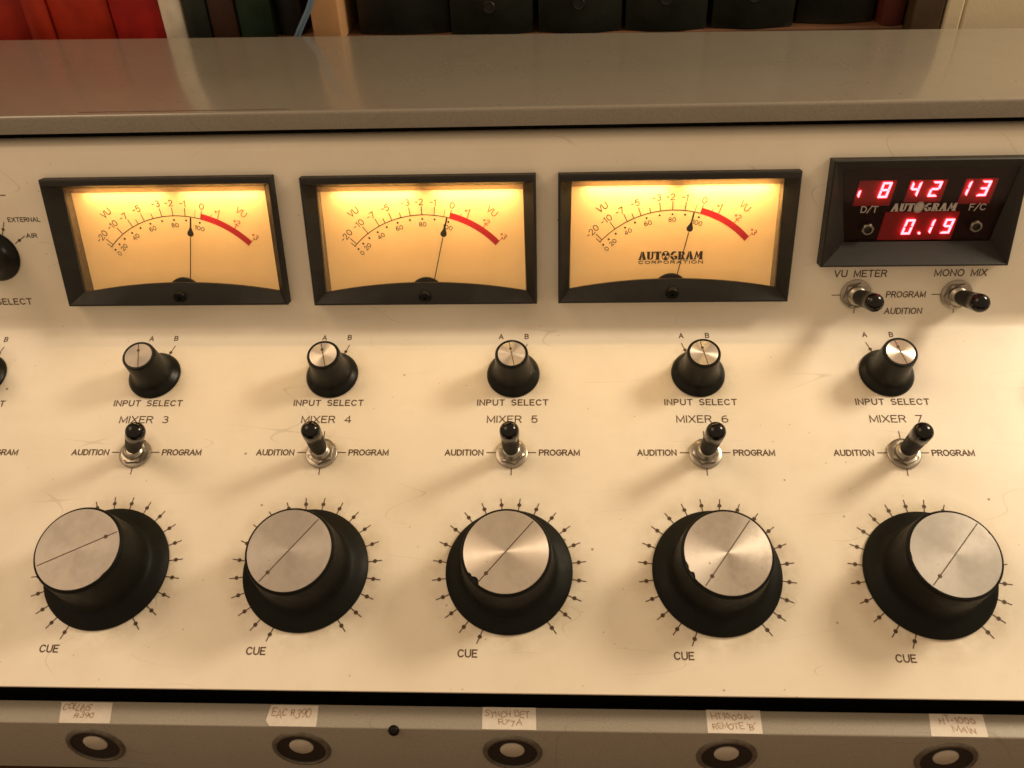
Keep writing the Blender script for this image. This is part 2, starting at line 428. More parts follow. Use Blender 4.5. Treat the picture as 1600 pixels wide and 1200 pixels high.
def panel_sheet():
    th = BEND
    prof = [('L', -.0538, -.0013), ('L', -.0540, -.0006), ('L', -.0537, 0.0), ('L', -.0530, .0), ('L', .0, .0), ('L', .06, .0)]
    t = .0050; r = t / math.tan(th / 2)
    prof.append(('L', HINGE - t, 0.0))
    for i in range(1, 8):
        a = th * i / 8
        prof.append(('L', HINGE - t + r * sin(a), r - r * cos(a)))
    prof.append(('U', t, 0))
    ws = sorted({.0185, .0770, .0400, .0820})
    for q in ws: prof.append(('U', q, 0))
    R2 = .0080
    for i in range(0, 8):
        a = radians(105 * i / 7)
        prof.append(('U', .0918 + R2 * sin(a), -R2 + R2 * cos(a)))
    prof.append(('U', .0985, -.0125))
    us = [UX0]
    holes = [(a + .005, b - .005, .0185, .0770) for a, b, _, _ in H_METERS] + [(CLK[0] + .005, CLK[1] - .005, .0400, .0820)]
    for h in holes: us += [h[0], h[1]]
    us += [UX1]
    mb = MB()
    P = []
    for k, a, b in prof:
        q = (Matrix.Identity(4) if k == 'L' else T3((0, HINGE, 0)) @ RX(th)) @ Vector((0, a, b))
        P.append((k, a, b, q.y, q.z))
    n = len(P)
    vs = [(u, p[3], p[4]) for u in us for p in P]
    fs = []
    for i in range(len(us) - 1):
        um = (us[i] + us[i + 1]) / 2
        for j in range(n - 1):
            if P[j][0] == 'U' and P[j + 1][0] == 'U' and P[j][2] == 0 and P[j + 1][2] == 0:
                wm = (P[j][1] + P[j + 1][1]) / 2
                if any(h[0] < um < h[1] and h[2] < wm < h[3] for h in holes): continue
            fs.append((i * n + j, (i + 1) * n + j, (i + 1) * n + j + 1, i * n + j + 1))
    mb.add(vs, fs)
    return mb
pm = panel_sheet().mesh('control_panel', M['panel'], smooth=60)
panel = put('control_panel', pm, FL, root)

# chassis behind and below, coloured near-black so the gaps read as shade (world profile y, z)
hy, hz = 0.1238, 0.0551 + Z0
mb = MB()
tw = Vector((0, cos(SLOPE + BEND), sin(SLOPE + BEND)))
def wpt(u_w, m_):   # world y, z of a point of the meter panel frame
    q = FU @ Vector((0, u_w, m_)); return (q.y, q.z)
def lpt(v_, n_):
    q = FL @ Vector((0, v_, n_)); return (q.y, q.z)
prof = [lpt(-.0505, -.0025), lpt(.12, -.0025), lpt(.128, -.006), wpt(.006, -.022), wpt(.104, -.022), wpt(.104, -.0165), (.262, .2290), (.262, .001), (-.034, .001), (-.034, lpt(-.0505, -.0025)[1])]
n = len(prof)
vs = [(x, p[0], p[1]) for x in (UX0, UX1) for p in prof]
mb.add(vs, [tuple(range(n)), tuple(range(n, 2 * n))[::-1]] + [(i, n + i, n + (i + 1) % n, (i + 1) % n) for i in range(n)])
put('chassis', mb.mesh('chassis', M['gap']), Matrix.Identity(4), root)

# side cheeks close the ends
mb = MB()
pr = [(-.060, .0), (-.060, .045), (-.049, .056), (hy - .004, hz + .004), (.1400, .2300), (.268, .2300), (.268, 0)]
for xs_ in ((UX0 - .012, UX0), (UX1, UX1 + .012)):
    n = len(pr)
    vs = [(x, p[0], p[1]) for x in xs_ for p in pr]
    me = MB().add(vs, [tuple(range(n)), tuple(range(n, 2 * n))[::-1]] + [(i, n + i, n + (i + 1) % n, (i + 1) % n) for i in range(n)])
    put('side_cheek', me.mesh('side_cheek', M['grey'], bevel=.001), Matrix.Identity(4), root)

# top lid
def lid_mesh():
    zt = .16561 + Z0; zb = .1566 + Z0; yf = .14257; r = .0018
    pf = [(yf + .004, zb + .0), (yf, zb)] + [(yf, zt - r)] + [(yf + r - r * cos(radians(a)), zt - r + r * sin(radians(a))) for a in (22, 45, 68)] + [(yf + r, zt)]
    mb = MB(); vs = []; N = 12
    for i in range(N + 1):
        x = UX0 - .013 + (UX1 - UX0 + .026) * i / N
        yb = .2659 - .036 * x
        vs += [(x, a, b) for a, b in pf] + [(x, .2, zt + .0), (x, yb - .001, zt), (x, yb, zt - .001), (x, yb, zb)]
    k = len(pf) + 4; fs = []
    for i in range(N):
        for j in range(k):
            j2 = (j + 1) % k
            fs.append((i * k + j, (i + 1) * k + j, (i + 1) * k + j2, i * k + j2))
    fs += [tuple(range(k))[::-1], tuple(range(N * k, N * k + k))]
    mb.add(vs, fs); return mb.mesh('top_lid', M['grey'], smooth=40)
lid = put('top_lid', lid_mesh(), Matrix.Identity(4), root)

mb = MB(); pts = [(-.212 + .105 * i / 14, .1467 - .0036 * i / 14 * .2 + random.uniform(-.0002, .0002)) for i in range(15)]
mb.ribbon(pts, .0005, 0)
put('paint_scratch', mb.mesh('paint_scratch', simple('bare_scratch', (.09, .05, .03), .6, var=.6, nscale=300)), T3((0, 0, .16561 + Z0 + .0001)), root, label='long dark scratch near the front edge of the lid')
# front rail with the push-button row
RY_F, RZ_T = -.0590, -.0344 + Z0
BTN_X = [-.2823, -.1875, -.0927, .0021, .0961, .1902, .2850]
BTN_Z = -.0519 + Z0
def rail_mesh():
    mb = MB(); r = .0008
    # face grid with octagon-like holes left open behind the rings: keep the face whole, rings stand proud
    pf = [(-.0482, RZ_T), (RY_F + r, RZ_T)] + [(RY_F + r - r * sin(radians(a)), RZ_T - r + r * cos(radians(a))) for a in (30, 60, 90)] + [(RY_F, .0045), (-.0482, .0045)]
    n = len(pf)
    vs = [(x, p[0], p[1]) for x in (UX0 - .012, UX1 + .012) for p in pf]
    mb.add(vs, [tuple(range(n)), tuple(range(n, 2 * n))[::-1]] + [(i, n + i, n + (i + 1) % n, (i + 1) % n) for i in range(n)])
    return mb.mesh('front_rail', M['rail'], smooth=35)
rail = put('front_rail', rail_mesh(), Matrix.Identity(4), root)
ring_m = MB().lathe([(.0133, 0), (.0132, .0004), (.0126, .0009), (.0116, .0011), (.0110, .0008), (.0108, .0001)], 40).mesh('push_button', M['ring'], smooth=50)
cup_m = MB().lathe([(.0110, .0007), (.0106, .00025), (.0066, .0002), (0.0001, .0002)], 36).mesh('cup', M['cup'], smooth=40)
btn_m = MB().lathe([(.0054, .0002), (.0054, .0006), (.0049, .0010), (.0001, .0011)], 28).mesh('button', M['button'], smooth=40)
FACE = RX(radians(90))
for i, x in enumerate(BTN_X):
    Mw = T3((x, RY_F, BTN_Z)) @ FACE
    pb = put('push_button', ring_m, Mw, root, group='push buttons along the front rail')
    put('cup', cup_m, Mw, pb); put('button', btn_m, Mw @ T3((-x * .004, .0024, 0)), pb)
mb = MB().lathe([(.0024, 0), (.0024, .0008), (.0016, .0018), (.0001, .0021)], 16)
put('screw', mb.mesh('screw', M['black'], smooth=50), T3((-.0491, RY_F - .0001, RZ_T - .0012)) @ RX(radians(60)), root, label='small black screw head on the rail edge')

# ------------------------------------------------------------------ engraved legends
INK = .00012
def legend(name, mb, F, label=None, mat='ink', parent=None):
    return put(name, mb.mesh(name, M[mat]), F @ T3((0, 0, INK)), parent or root, label=label)
SW = .00056
COLS = [(k, (k - 5) * S) for k in range(2, 9)]
for k, u in COLS:
    F = FL @ T3((u, 0, 0))
    mb = MB()
    text_mb('INPUT SELECT', 0, .0876, .0030, SW, .0358, gap=.33, mb=mb)
    legend('input_lettering', mb, F); mb = MB()
    text_mb('A', -.0069, .1271, .0027, SW * .85, mb=mb); text_mb('B', .0067, .1271, .0027, SW * .85, mb=mb)
    for sg in (-1, 1):
        a = radians(21) * sg
        seg_line(mb, .0138 * sin(a), .104 + .0138 * cos(a), .0196 * sin(a), .104 + .0196 * cos(a), .00038)
        dot(mb, .0153 * sin(a), .104 + .0153 * cos(a), .00088)
    legend('selector_scale', mb, F)
    mb = text_mb('MIXER %d' % k, 0, .0781, .0036, SW * .9, .0252, gap=.26, space=.9)
    legend('mixer_lettering', mb, F)
    mb = MB()
    text_mb('AUDITION', -.0236, .0597, .0028, SW, .0187, gap=.28, mb=mb); legend('audition_lettering', mb, F); mb = MB()
    text_mb('PROGRAM', .0236, .0597, .0028, SW, .0196, gap=.24, mb=mb); legend('program_lettering', mb, F); mb = MB()
    seg_line(mb, -.0122, .0597, -.0060, .0597, .00045); seg_line(mb, .0060, .0597, .0119, .0597, .00045)
    seg_line(mb, 0, .054, 0, .0478, .00042); seg_line(mb, 0, .065, 0, .0712, .00042)
    legend('switch_marks', mb, F)
    mb = text_mb('CUE', -.0176, -.0373, .0030, SW, .0083, gap=.26)
    legend('cue_lettering', mb, F)
    mb = MB()
    for q in [142.5 - 15 * j for j in range(20)] + [-157.5]:
        a = radians(q); s_, c_ = sin(a), cos(a)
        seg_line(mb, .0285 * s_, .0285 * c_, .0356 * s_, .0356 * c_, .00044)
        dot(mb, .03247 * s_, .03247 * c_, .00096)
    legend('dial_scale', mb, F)
mb = MB()
text_mb('VU METER', .1787, .0262, .0033, SW, .0262, gap=.28, mb=mb); legend('vu_meter_lettering', mb, FU); mb = MB()
text_mb('MONO MIX', .2291, .0262, .0033, SW, .0258, gap=.26, mb=mb); legend('mono_mix_lettering', mb, FU); mb = MB()
text_mb('PROGRAM', .2035, .0147, .0030, SW * .9, .0196, gap=.25, mb=mb); legend('program_lettering', mb, FU); mb = MB()
text_mb('AUDITION', .2036, .0056, .0030, SW * .9, .0188, gap=.27, mb=mb); legend('audition_lettering', mb, FU); mb = MB()
for u in (.1783, .2292):
    seg_line(mb, u, .0180, u, .0220, .0004); seg_line(mb, u, .0105, u, .0046, .0004)
    dx_ = .1658 if u < .2 else .2167
    seg_line(mb, dx_, .0146, dx_ + .007, .0146, .0004); seg_line(mb, dx_ + .0175, .0146, dx_ + .0245, .0146, .0004); legend('switch_marks', mb, FU); mb = MB()
mb = MB()
text_mb('SELECT', -.2725, .0146, .0031, SW, .0196, gap=.28, mb=mb); legend('select_lettering', mb, FU); mb = MB()
text_mb('EXTERNAL', -.2548, .0597, .0021, .0004, .0170, gap=.28, mb=mb); legend('external_lettering', mb, FU); mb = MB()
text_mb('AIR', -.2530, .0511, .0021, .0004, .0056, gap=.28, mb=mb); legend('air_lettering', mb, FU); mb = MB()
seg_line(mb, -.2720, .0725, -.2613, .0725, .0005)
for a_ in (22, 57, -22, -57):
    a = radians(a_); c0 = (-.2732, .0402)
    seg_line(mb, c0[0] + .0125 * sin(a), c0[1] + .0125 * cos(a), c0[0] + .0195 * sin(a), c0[1] + .0195 * cos(a), .0004)
    dot(mb, c0[0] + .0155 * sin(a), c0[1] + .0155 * cos(a), .0008)
legend('selector_scale', mb, FU)

# ------------------------------------------------------------------ knobs
def notch_disc(r, notches, n=96):
    pts = []
    for i in range(n):
        a = 2 * pi * i / n; rr = r
        for na, wd, dp in notches:
            d = (math.degrees(a) - na + 180) % 360 - 180
            if abs(d) < wd: rr -= dp * (1 - (abs(d) / wd) ** 2 * .6) * random.uniform(.75, 1.0)
        pts.append((rr * cos(a), rr * sin(a)))
    return pts
big_prof = [(.0288, .0000), (.0294, .0004), (.0293, .0012), (.0282, .0022), (.0258, .0035), (.0235, .0045), (.0220, .0055), (.0213, .0072), (.0210, .0110), (.0205, .0190), (.0199, .0270), (.0197, .0285), (.0192, .0291), (.0188, .0289), (.0001, .0289)]
big_m = MB().lathe(big_prof, 96).mesh('fader_knob', M['black'], smooth=40)
small_prof = [(.0133, 0), (.0137, .0004), (.0136, .0010), (.0128, .0020), (.0114, .0031), (.0103, .0043), (.0095, .0060), (.0091, .0082), (.0088, .0115), (.0084, .0195), (.0083, .0208), (.0079, .0215), (.0072, .0215), (.0069, .0211), (.0001, .0209)]
small_m = MB().lathe(small_prof, 72).mesh('select_knob', M['black_gloss'], smooth=40)
def pointer(me_r, h, r_dot, wd):
    mb = MB()
    mb.ribbon([(-me_r, 0), (me_r, 0)], wd, 0); mb.poly([(r_dot + wd * 1.9 * cos(2 * pi * i / 12), wd * 1.9 * sin(2 * pi * i / 12)) for i in range(12)], .00002)
    return mb.mesh('pointer_line', M['ink'])
bp = pointer(.0178, 0, .0128, .00048); sp = pointer(.0066, 0, .0030, .00042)
KN = {   # angle of the dotted end, cap finish, edge damage, label
 2: (-130, 'cap_worn', [], None),
 3: (26.2, 'cap_dull', [(-38, 5, .0004)], 'large black knob turned half up with a dull aluminium cap'),
 4: (-128.2, 'cap_dull', [], 'large black knob with a plain satin cap and its dot at lower left'),
 5: (-130.4, 'cap_bright', [(-136, 6, .0022), (-145, 4, .0008)], 'large black knob with a bright spun cap chipped at its lower left edge'),
 6: (-126.6, 'cap_worn', [(-162, 4, .0005), (-149, 4, .0013)], 'large black knob with a worn cap nicked along its left edge'),
 7: (-131.7, 'cap_scuffed', [(-178, 4, .0003), (30, 3, .0003)], 'large black knob with a scuffed grey cap'),
 8: (-130, 'cap_worn', [], None)}
for k, u in COLS:
    ang, fin, nt_, lb = KN[k]
    Fk = FL @ T3((u, 0, 0)) @ RZ(radians(random.uniform(0, 360)))
    kn = put('fader_knob', big_m, Fk, root, label=lb, group='large fader knobs in the bottom row')
    Fc = FL @ T3((u, 0, .0289))
    cm = MB().slab(notch_disc(.0185, nt_), 0, .0005)
    put('knob_cap', cm.mesh('knob_cap', M[fin]), Fc @ T3((0, 0, .0)), kn)
    put('pointer_line', bp, Fc @ T3((0, 0, .00054)) @ RZ(radians(ang)), kn)
SM = {2: 104, 3: 102.0, 4: 105.7, 5: 101.7, 6: 102.2, 7: 105.0, 8: 103}
scap = MB().slab([(.00685 * cos(2 * pi * i / 64), .00685 * sin(2 * pi * i / 64)) for i in range(64)], 0, .0004).mesh('knob_cap', M['cap_bright'])
scap2 = scap.copy(); scap2.materials.clear(); scap2.materials.append(M['cap_dull'])
for k, u in COLS:
    kn = put('select_knob', small_m, FL @ T3((u, .104, 0)) @ RZ(radians(k * 40)), root, group='small input select knobs', label={3: 'small selector knob above MIXER 3', 4: 'small selector knob above MIXER 4', 5: 'small selector knob above MIXER 5', 6: 'small selector knob above MIXER 6', 7: 'small selector knob above MIXER 7'}.get(k))
    Fc = FL @ T3((u, .104, .0209))
    put('knob_cap', scap2 if k == 3 else scap, Fc, kn)
    put('pointer_line', sp, Fc @ T3((0, 0, .00044)) @ RZ(radians(SM[k])), kn)
kn = put('monitor_knob', small_m, FU @ T3((-.2760, .0402, 0)), root, label='black selector knob cut by the left edge of the photo')
put('knob_cap', scap, FU @ T3((-.2760, .0402, .0209)), kn)

# ------------------------------------------------------------------ toggle switches
def knurl_prof():
    mb = MB().lathe([(.0076, 0), (.0079, .0003), (.0079, .0011), (.0075, .0014), (.0045, .0014)], 56)
    return mb.mesh('toggle_switch', M['nickel'], smooth=40)
washer_m = knurl_prof()
def hexnut(R_, h, hole):
    mb = MB(); hx = [(R_ * cos(pi / 3 * i), R_ * sin(pi / 3 * i)) for i in range(6)]
    o1 = []; o2 = []
    n = 36
    def hr(a):
        q = (a % (pi / 3)) - pi / 6
        return R_ * cos(pi / 6) / cos(q)
    A_ = [2 * pi * i / n for i in range(n)]
    rings = [[(hr(a) * cos(a), hr(a) * sin(a), 0) for a in A_], [(hr(a) * cos(a), hr(a) * sin(a), h * (1 - .35 * max(0, hr(a) / R_ - .9) / .1)) for a in A_],
             [(R_ * .84 * cos(a), R_ * .84 * sin(a), h) for a in A_], [(hole * cos(a), hole * sin(a), h) for a in A_], [(hole * cos(a), hole * sin(a), 0) for a in A_]]
    vs = [p for r_ in rings for p in r_]; fs = []
    for j in range(len(rings) - 1):
        for i in range(n):
            i2 = (i + 1) % n
            fs.append((j * n + i, j * n + i2, (j + 1) * n + i2, (j + 1) * n + i))
    mb.add(vs, fs); return mb
nut_m = hexnut(.0068, .0020, .0045).mesh('hex_nut', M['nickel'], smooth=28)
tp = [(.0046, 0)]
for i in range(6): tp += [(.0047, .0002 + i * .0006), (.0044, .0005 + i * .0006)]
tp += [(.0040, .0040), (.0030, .0042), (.0026, .0035), (.0001, .0035)]
bush_m = MB().lathe(tp, 40).mesh('bushing', M['nickel'], smooth=50)
lever_m = MB().lathe([(.0036, 0), (.0039, .0018), (.0040, .0024), (.0042, .010), (.0044, .0175), (.0044, .0185), (.0001, .0185)], 32).mesh('lever_sleeve', M['lever'], smooth=40)
tipp = [(.0044, -.0020), (.00455, -.0018), (.0046, .0040)] + [(.0046 * cos(radians(a)), .0040 + .0040 * sin(radians(a))) for a in (15, 30, 45, 60, 75, 86)] + [(.00005, .0080)]
tip_m = MB().lathe(tipp, 36).mesh('lever_tip', M['tip'], smooth=60)
TG = {2: (.0, -.001), 3: (.0125, -.0015), 4: (.0018, -.001), 5: (0.0002, -.0012), 6: (.0002, -.0017), 7: (-.0018, -.002), 8: (0, -.001)}
def toggle(F, dx, dy, label, rot, length=.0268):
    """F frame at the panel; (dx,dy) sideways shift of the tip centre at height 28 mm"""
    t = put('toggle_switch', washer_m, F, root, label=label, group='black-tipped toggle switches')
    put('hex_nut', nut_m, F @ T3((0, 0, .0014)) @ RZ(rot), t)
    put('bushing', bush_m, F @ T3((0, 0, .0020)), t)
    base = Vector((0, 0, .0035)); tipc = Vector((dx, dy, .0285)); d = tipc - base
    Q = d.to_track_quat('Z', 'Y').to_matrix().to_4x4()
    L0 = d.length - .0185 - .0030
    put('lever_sleeve', lever_m, F @ T3(base + d.normalized() * L0) @ Q, t)
    put('lever_tip', tip_m, F @ T3(base + d.normalized() * (L0 + .0183)) @ Q, t)
TL = {3: 'toggle switch leaning right under MIXER 3', 4: 'upright toggle switch under MIXER 4', 5: 'upright toggle switch under MIXER 5',
      6: 'upright toggle switch under MIXER 6', 7: 'upright toggle switch under MIXER 7'}
for k, u in COLS: toggle(FL @ T3((u, .0590, 0)), *TG[k], TL.get(k), k * .37)
toggle(FU @ T3((.1776, .0152, 0)), -.0008, .0055, 'toggle switch under the VU METER lettering', .3)
toggle(FU @ T3((.2288, .0146, 0)), -.0016, .0055, 'toggle switch under the MONO MIX lettering', .1)

# ------------------------------------------------------------------ VU meters (local frame: x, y on the dial, z out of the panel)
PC = (0.0, -.0387); RA = .0505
def pol(r, a): return (PC[0] + r * sin(radians(a)), PC[1] + r * cos(radians(a)))
def bezel_mesh(L_, R_, B_, T_):
    """frame: outer chamfer, proud rim, funnel to an opening with an arched sill"""
    NB = 16
    def loop(x, top, bot, z_t, z_b, arch=0.0):
        if len(x) == 2: x = (-x[0], x[0], -x[1], x[1])
        pts = [(x[0], top, z_t), (x[1], top, z_t)]
        for i in range(NB + 1):
            f = i / NB; xx = x[3] + (x[2] - x[3]) * f
            pts.append((xx, bot + arch * (1 - (2 * f - 1) ** 2) ** 1.0, z_b))
        return pts
    zr = .0072
    q = lambda e: (L_ + e, R_ - e, L_ + e, R_ - e)
    loops = [loop(q(0), T_, B_, -.0005, -.0005), loop(q(0), T_, B_, .0052, .0058),
             loop(q(.0006), T_ - .0006, B_ + .0006, zr - .0008, zr),
             loop(q(.0012), T_ - .0030, B_ + .0014, zr - .0004, zr),
             loop((.0522, .0532), .0283, -.0270, .0010, .0030, .0050),
             loop((.0520, .0530), .0283, -.0272, -.0005, .0010, .0050),]
    vs = [p for l in loops for p in l]; n = len(loops[0]); fs = []
    for j in range(len(loops) - 1):
        for i in range(n):
            i2 = (i + 1) % n
            fs.append((j * n + i2, j * n + i, (j + 1) * n + i, (j + 1) * n + i2))
    return MB().add(vs, fs).mesh('vu_meter', M['bezel'], smooth=25)
def liner_mesh():
    a = [(-.0521, .0283, .0008), (.0521, .0283, .0008), (.0531, -.0278, .0010), (-.0531, -.0278, .0010)]
    b_ = [(-.0522, .0250, -.0058), (.0522, .0250, -.0058), (.0524, -.0300, -.0058), (-.0524, -.0300, -.0058)]
    return MB().add(a + b_, [(1, 5, 6, 2), (3, 7, 4, 0), (2, 6, 7, 3)]).mesh('liner', M['liner'])
def dial_marks():
    bk, rd, rt = MB(), MB(), MB()
    _A = [-47.1 + (15.7 + 47.1) * i / 40 for i in range(41)]
    bk.ribbon([pol(RA, a) for a in _A], .00044, 0)
    def tick(mb, a, r0, r1, wd=.0004): mb.ribbon([pol(r0, a), pol(r1, a)], wd, 8e-6)
    for a in (-45.6, -35.8, -27.5, -19, -7.6, -.7, 6.5, 15.7): tick(bk, a, RA, RA + .0042)
    tick(bk, -47.4, RA - .0003, RA + .0024)
    for a in (-23.4, -13.3): tick(bk, a, RA, RA + .0025)
    tick(bk, 12.3, RA, RA + .0040, .00022)
    rd.poly([pol(RA - .0003, 15.7 + (47.6 - 15.7) * i / 24) for i in range(25)] + [pol(RA + .0029, 47.3 - (47.3 - 15.9) * i / 24) for i in range(25)], 0)
    for a in (25.1, 35.6): tick(rt, a, RA + .003, RA + .0050, .0004)
    tick(rt, 21.4, RA + .003, RA + .0040, .0003); tick(rt, 47.1, RA + .003, RA + .0052, .0003)
    for x, y in [(-35.43, -6.08), (-32.64, -3.17), (-29.12, -.22), (-24.41, 2.88), (-19.4, 5.52), (-13.56, 7.76), (-7.03, 9.11), (-.54, 9.59), (5.86, 9.26), (12.94, 7.87)]:
        bk.poly([(x / 1000 + .00056 * cos(2 * pi * i / 10), y / 1000 + .00056 * sin(2 * pi * i / 10)) for i in range(10)], 0)
    for s, x, y, a in [('0', -33.6, -8.2, 47), ('20', -30.4, -4.8, 43), ('40', -22.8, .8, 32), ('60', -12.8, 5.1, 16), ('80', -.5, 6.8, 1), ('100', 12.4, 5.0, -15)]:
        text_mb(s, x / 1000, y / 1000, .0021, .00034, gap=.26, mb=bk, rotz=radians(a), xs=1.12)
    for s, x, y, a in [('-20', -41.15, 1.2, 46), ('-10', -34.2, 7.2, 36), ('-7', -27.4, 11.5, 28), ('-5', -19.6, 15.5, 19), ('-3', -8.8, 18.2, 8), ('-2', -1.8, 18.5, 1), ('-1', 5.5, 18.2, -6), ('0', 15.4, 16.5, -14)]:
        text_mb(s, x / 1000, y / 1000, .0030, .0004, gap=.28, mb=bk, rotz=radians(a), xs=1.08)
    text_mb('VU', -.0363, .0136, .0031, .00044, gap=.2, mb=bk, rotz=radians(36), xs=1.1)
    for s, x, y, a in [('+1', 23.0, 13.4, -24), ('+2', 32.6, 7.9, -35), ('+3', 41.2, .2, -48)]:
        text_mb(s, x / 1000, y / 1000, .0027, .00042, gap=.25, mb=rt, rotz=radians(a))
    text_mb('VU', .0358, .0132, .0031, .00042, gap=.2, mb=rt, rotz=radians(-40), xs=1.1)
    return bk.mesh('scale_markings', M['dialink']), rd.mesh('red_zone', M['red']), rt.mesh('red_markings', M['redtxt'])
marks = dial_marks()
def needle_mesh():
    mb = MB()
    y0 = -.002; w0 = .00024
    mb.slab([(-w0, .006), (w0, .006), (w0, .040), (-w0, .040)], -.0001, .0001)
    td = [(-.00042, .0500), (-.00040, .0455), (-.0008, .0442)] + [(.00165 * cos(radians(a)), .0420 + .00165 * sin(radians(a))) for a in range(150, 391, 20)] + [(.0008, .0442), (.00040, .0455), (.00042, .0500), (.0002, .0510), (-.0002, .0510)]
    mb.slab(td, -.00012, .00012)
    return mb.mesh('needle', M['needle'])
nm_ = needle_mesh()
win_m = None
hub_m = MB().slab([(.0108 * cos(radians(a)), -.0338 + .0132 * sin(radians(a))) for a in range(0, 181, 10)], -.0004, .0010).mesh('needle_hub', M['bezel'], smooth=40)
scr_m = MB().lathe([(.0032, -.002), (.0032, .0006), (.0028, .0011), (.0009, .0012), (.0007, .0004), (.0001, .0004)], 24).mesh('zero_screw', M['black'], smooth=40)
dial_m = MB().box(-.0565, .0565, -.0310, .0262, -.0006, 0).mesh('dial_plate', M['dial'])
strip_m = MB().add([(-.0520, .0283, .0012), (.0520, .0283, .0012), (.0520, .0247, -.0044), (-.0520, .0247, -.0044), (-.0520, .0290, .0002), (.0520, .0290, .0002), (.0520, .0262, -.0050), (-.0520, .0262, -.0050)],
    [(0, 3, 2, 1), (4, 5, 6, 7), (3, 7, 6, 2), (0, 1, 5, 4)]).mesh('lamp_shield', M['shield'])
glass_m = MB().add([(-.0528, .0284, .0011), (.0528, .0284, .0011), (.0534, -.0272, .0028), (-.0534, -.0272, .0028)], [(0, 3, 2, 1)]).mesh('window', M['glass'])
def logo_mesh(mat, x0, x1, y0, y1, stencil, shear):
    mb, wtot = fat_word(stencil, shear)
    sx = (x1 - x0) / wtot; sy = (y1 - y0)
    mb.v = [(x0 + p[0] * sx, y0 + p[1] * sy, (i % 7) * 1e-6) for i, p in enumerate(mb.v)]
    mb.v = [(p[0], p[1], 0) for p in mb.v]
    return mb.mesh('maker_wordmark', mat)
ML = ['left meter with its needle standing upright near minus one', 'middle meter with its needle leaning right on the zero mark', 'right meter bearing the AUTOGRAM CORPORATION wordmark']
NA = [10.5, 14.2, 11.6]
CTR = [(-.1780, .0482), (-.0463, .0473), (.0823, .0474)]
for i, (a, b2, w0_, w1_) in enumerate(H_METERS):
    cu, cw_ = [(-.1773, .0474), (-.0463, .0463), (.0823, .0472)][i]
    F = FU @ T3((cu, cw_, 0))
    vm = put('vu_meter', bezel_mesh(a - cu, b2 - cu, w0_ - cw_, w1_ - cw_), F, root, label=ML[i], group='three VU meters with black frames')
    put('liner', liner_mesh(), F, vm)
    put('dial_plate', dial_m, F @ T3((0, 0, -.0060)), vm)
    D = F @ T3((0, 0, -.00588))
    put('scale_markings', marks[0], D, vm); put('red_zone', marks[1], D @ T3((0, 0, .00001)), vm); put('red_markings', marks[2], D, vm)
    put('needle', nm_, F @ T3((PC[0], PC[1], -.0042)) @ RZ(-radians(NA[i])), vm)
    put('needle_hub', hub_m, F @ T3((0, 0, -.0022)), vm)
    put('zero_screw', scr_m, F @ T3((0, -.0290, .0062)) @ RX(radians(12)), vm)
    put('lamp_shield', strip_m, F, vm)
    put('window', glass_m, F, vm)
    for sx in (-.024, .027):
        l = bpy.data.lights.new('meter_lamp', 'AREA'); l.shape = 'RECTANGLE'; l.size = .042; l.size_y = .0030
        l.energy = .018 * (.85, .8, 1.15)[i] * random.uniform(.85, 1.15); l.color = (1.0, .66, .26)
        o = bpy.data.objects.new('meter_lamp', l); COL.objects.link(o)
        o.matrix_world = F @ T3((sx, .0250, -.0020)) @ RX(radians(-90))
    if i == 2:
        put('maker_wordmark', logo_mesh(M['dialink'], -.0169, .0166, -.0145, -.0100, True, 0), D, vm)
        put('maker_lettering', text_mb('CORPORATION', -.0001, -.0158, .0014, .00040, .0332, gap=.35).mesh('maker_lettering', M['dialink']), D, vm)

# ------------------------------------------------------------------ clock
cu, cw_ = (CLK[0] + CLK[1]) / 2, (CLK[2] + CLK[3]) / 2
hw, hh = (CLK[1] - CLK[0]) / 2, (CLK[3] - CLK[2]) / 2
F = FU @ T3((cu, cw_, 0))
def rect(x0, x1, y0, y1, zt, zb, xb0=None, xb1=None):
    return [(x0, y1, zt), (x1, y1, zt), (xb1 if xb1 is not None else x1, y0, zb), (xb0 if xb0 is not None else x0, y0, zb)]
wb_, wt_ = .0429, .0809
loops = [rect(-hw, hw, -hh, hh, -.0005, -.0005), rect(-hw, hw, -hh, hh, .0071, .0071), rect(-hw + .0005, hw - .0005, -hh + .0005, hh - .0005, .0076, .0076),
         rect(-hw + .0009, hw - .0009, -hh + .0009, hh - .0009, .0076, .0076),
         rect(.1602 - cu, .2440 - cu, wb_ - cw_, wt_ - cw_, .0060, .0, .1680 - cu, .2398 - cu)]
vs = [p for l in loops for p in l]; fs = []
for j in range(len(loops) - 1):
    for i in range(4):
        i2 = (i + 1) % 4; fs.append((j * 4 + i2, j * 4 + i, (j + 1) * 4 + i, (j + 1) * 4 + i2))
clock = put('digital_clock', MB().add(vs, fs).mesh('digital_clock', M['bezel']), F, root, label='black framed digital clock with red lit digits')
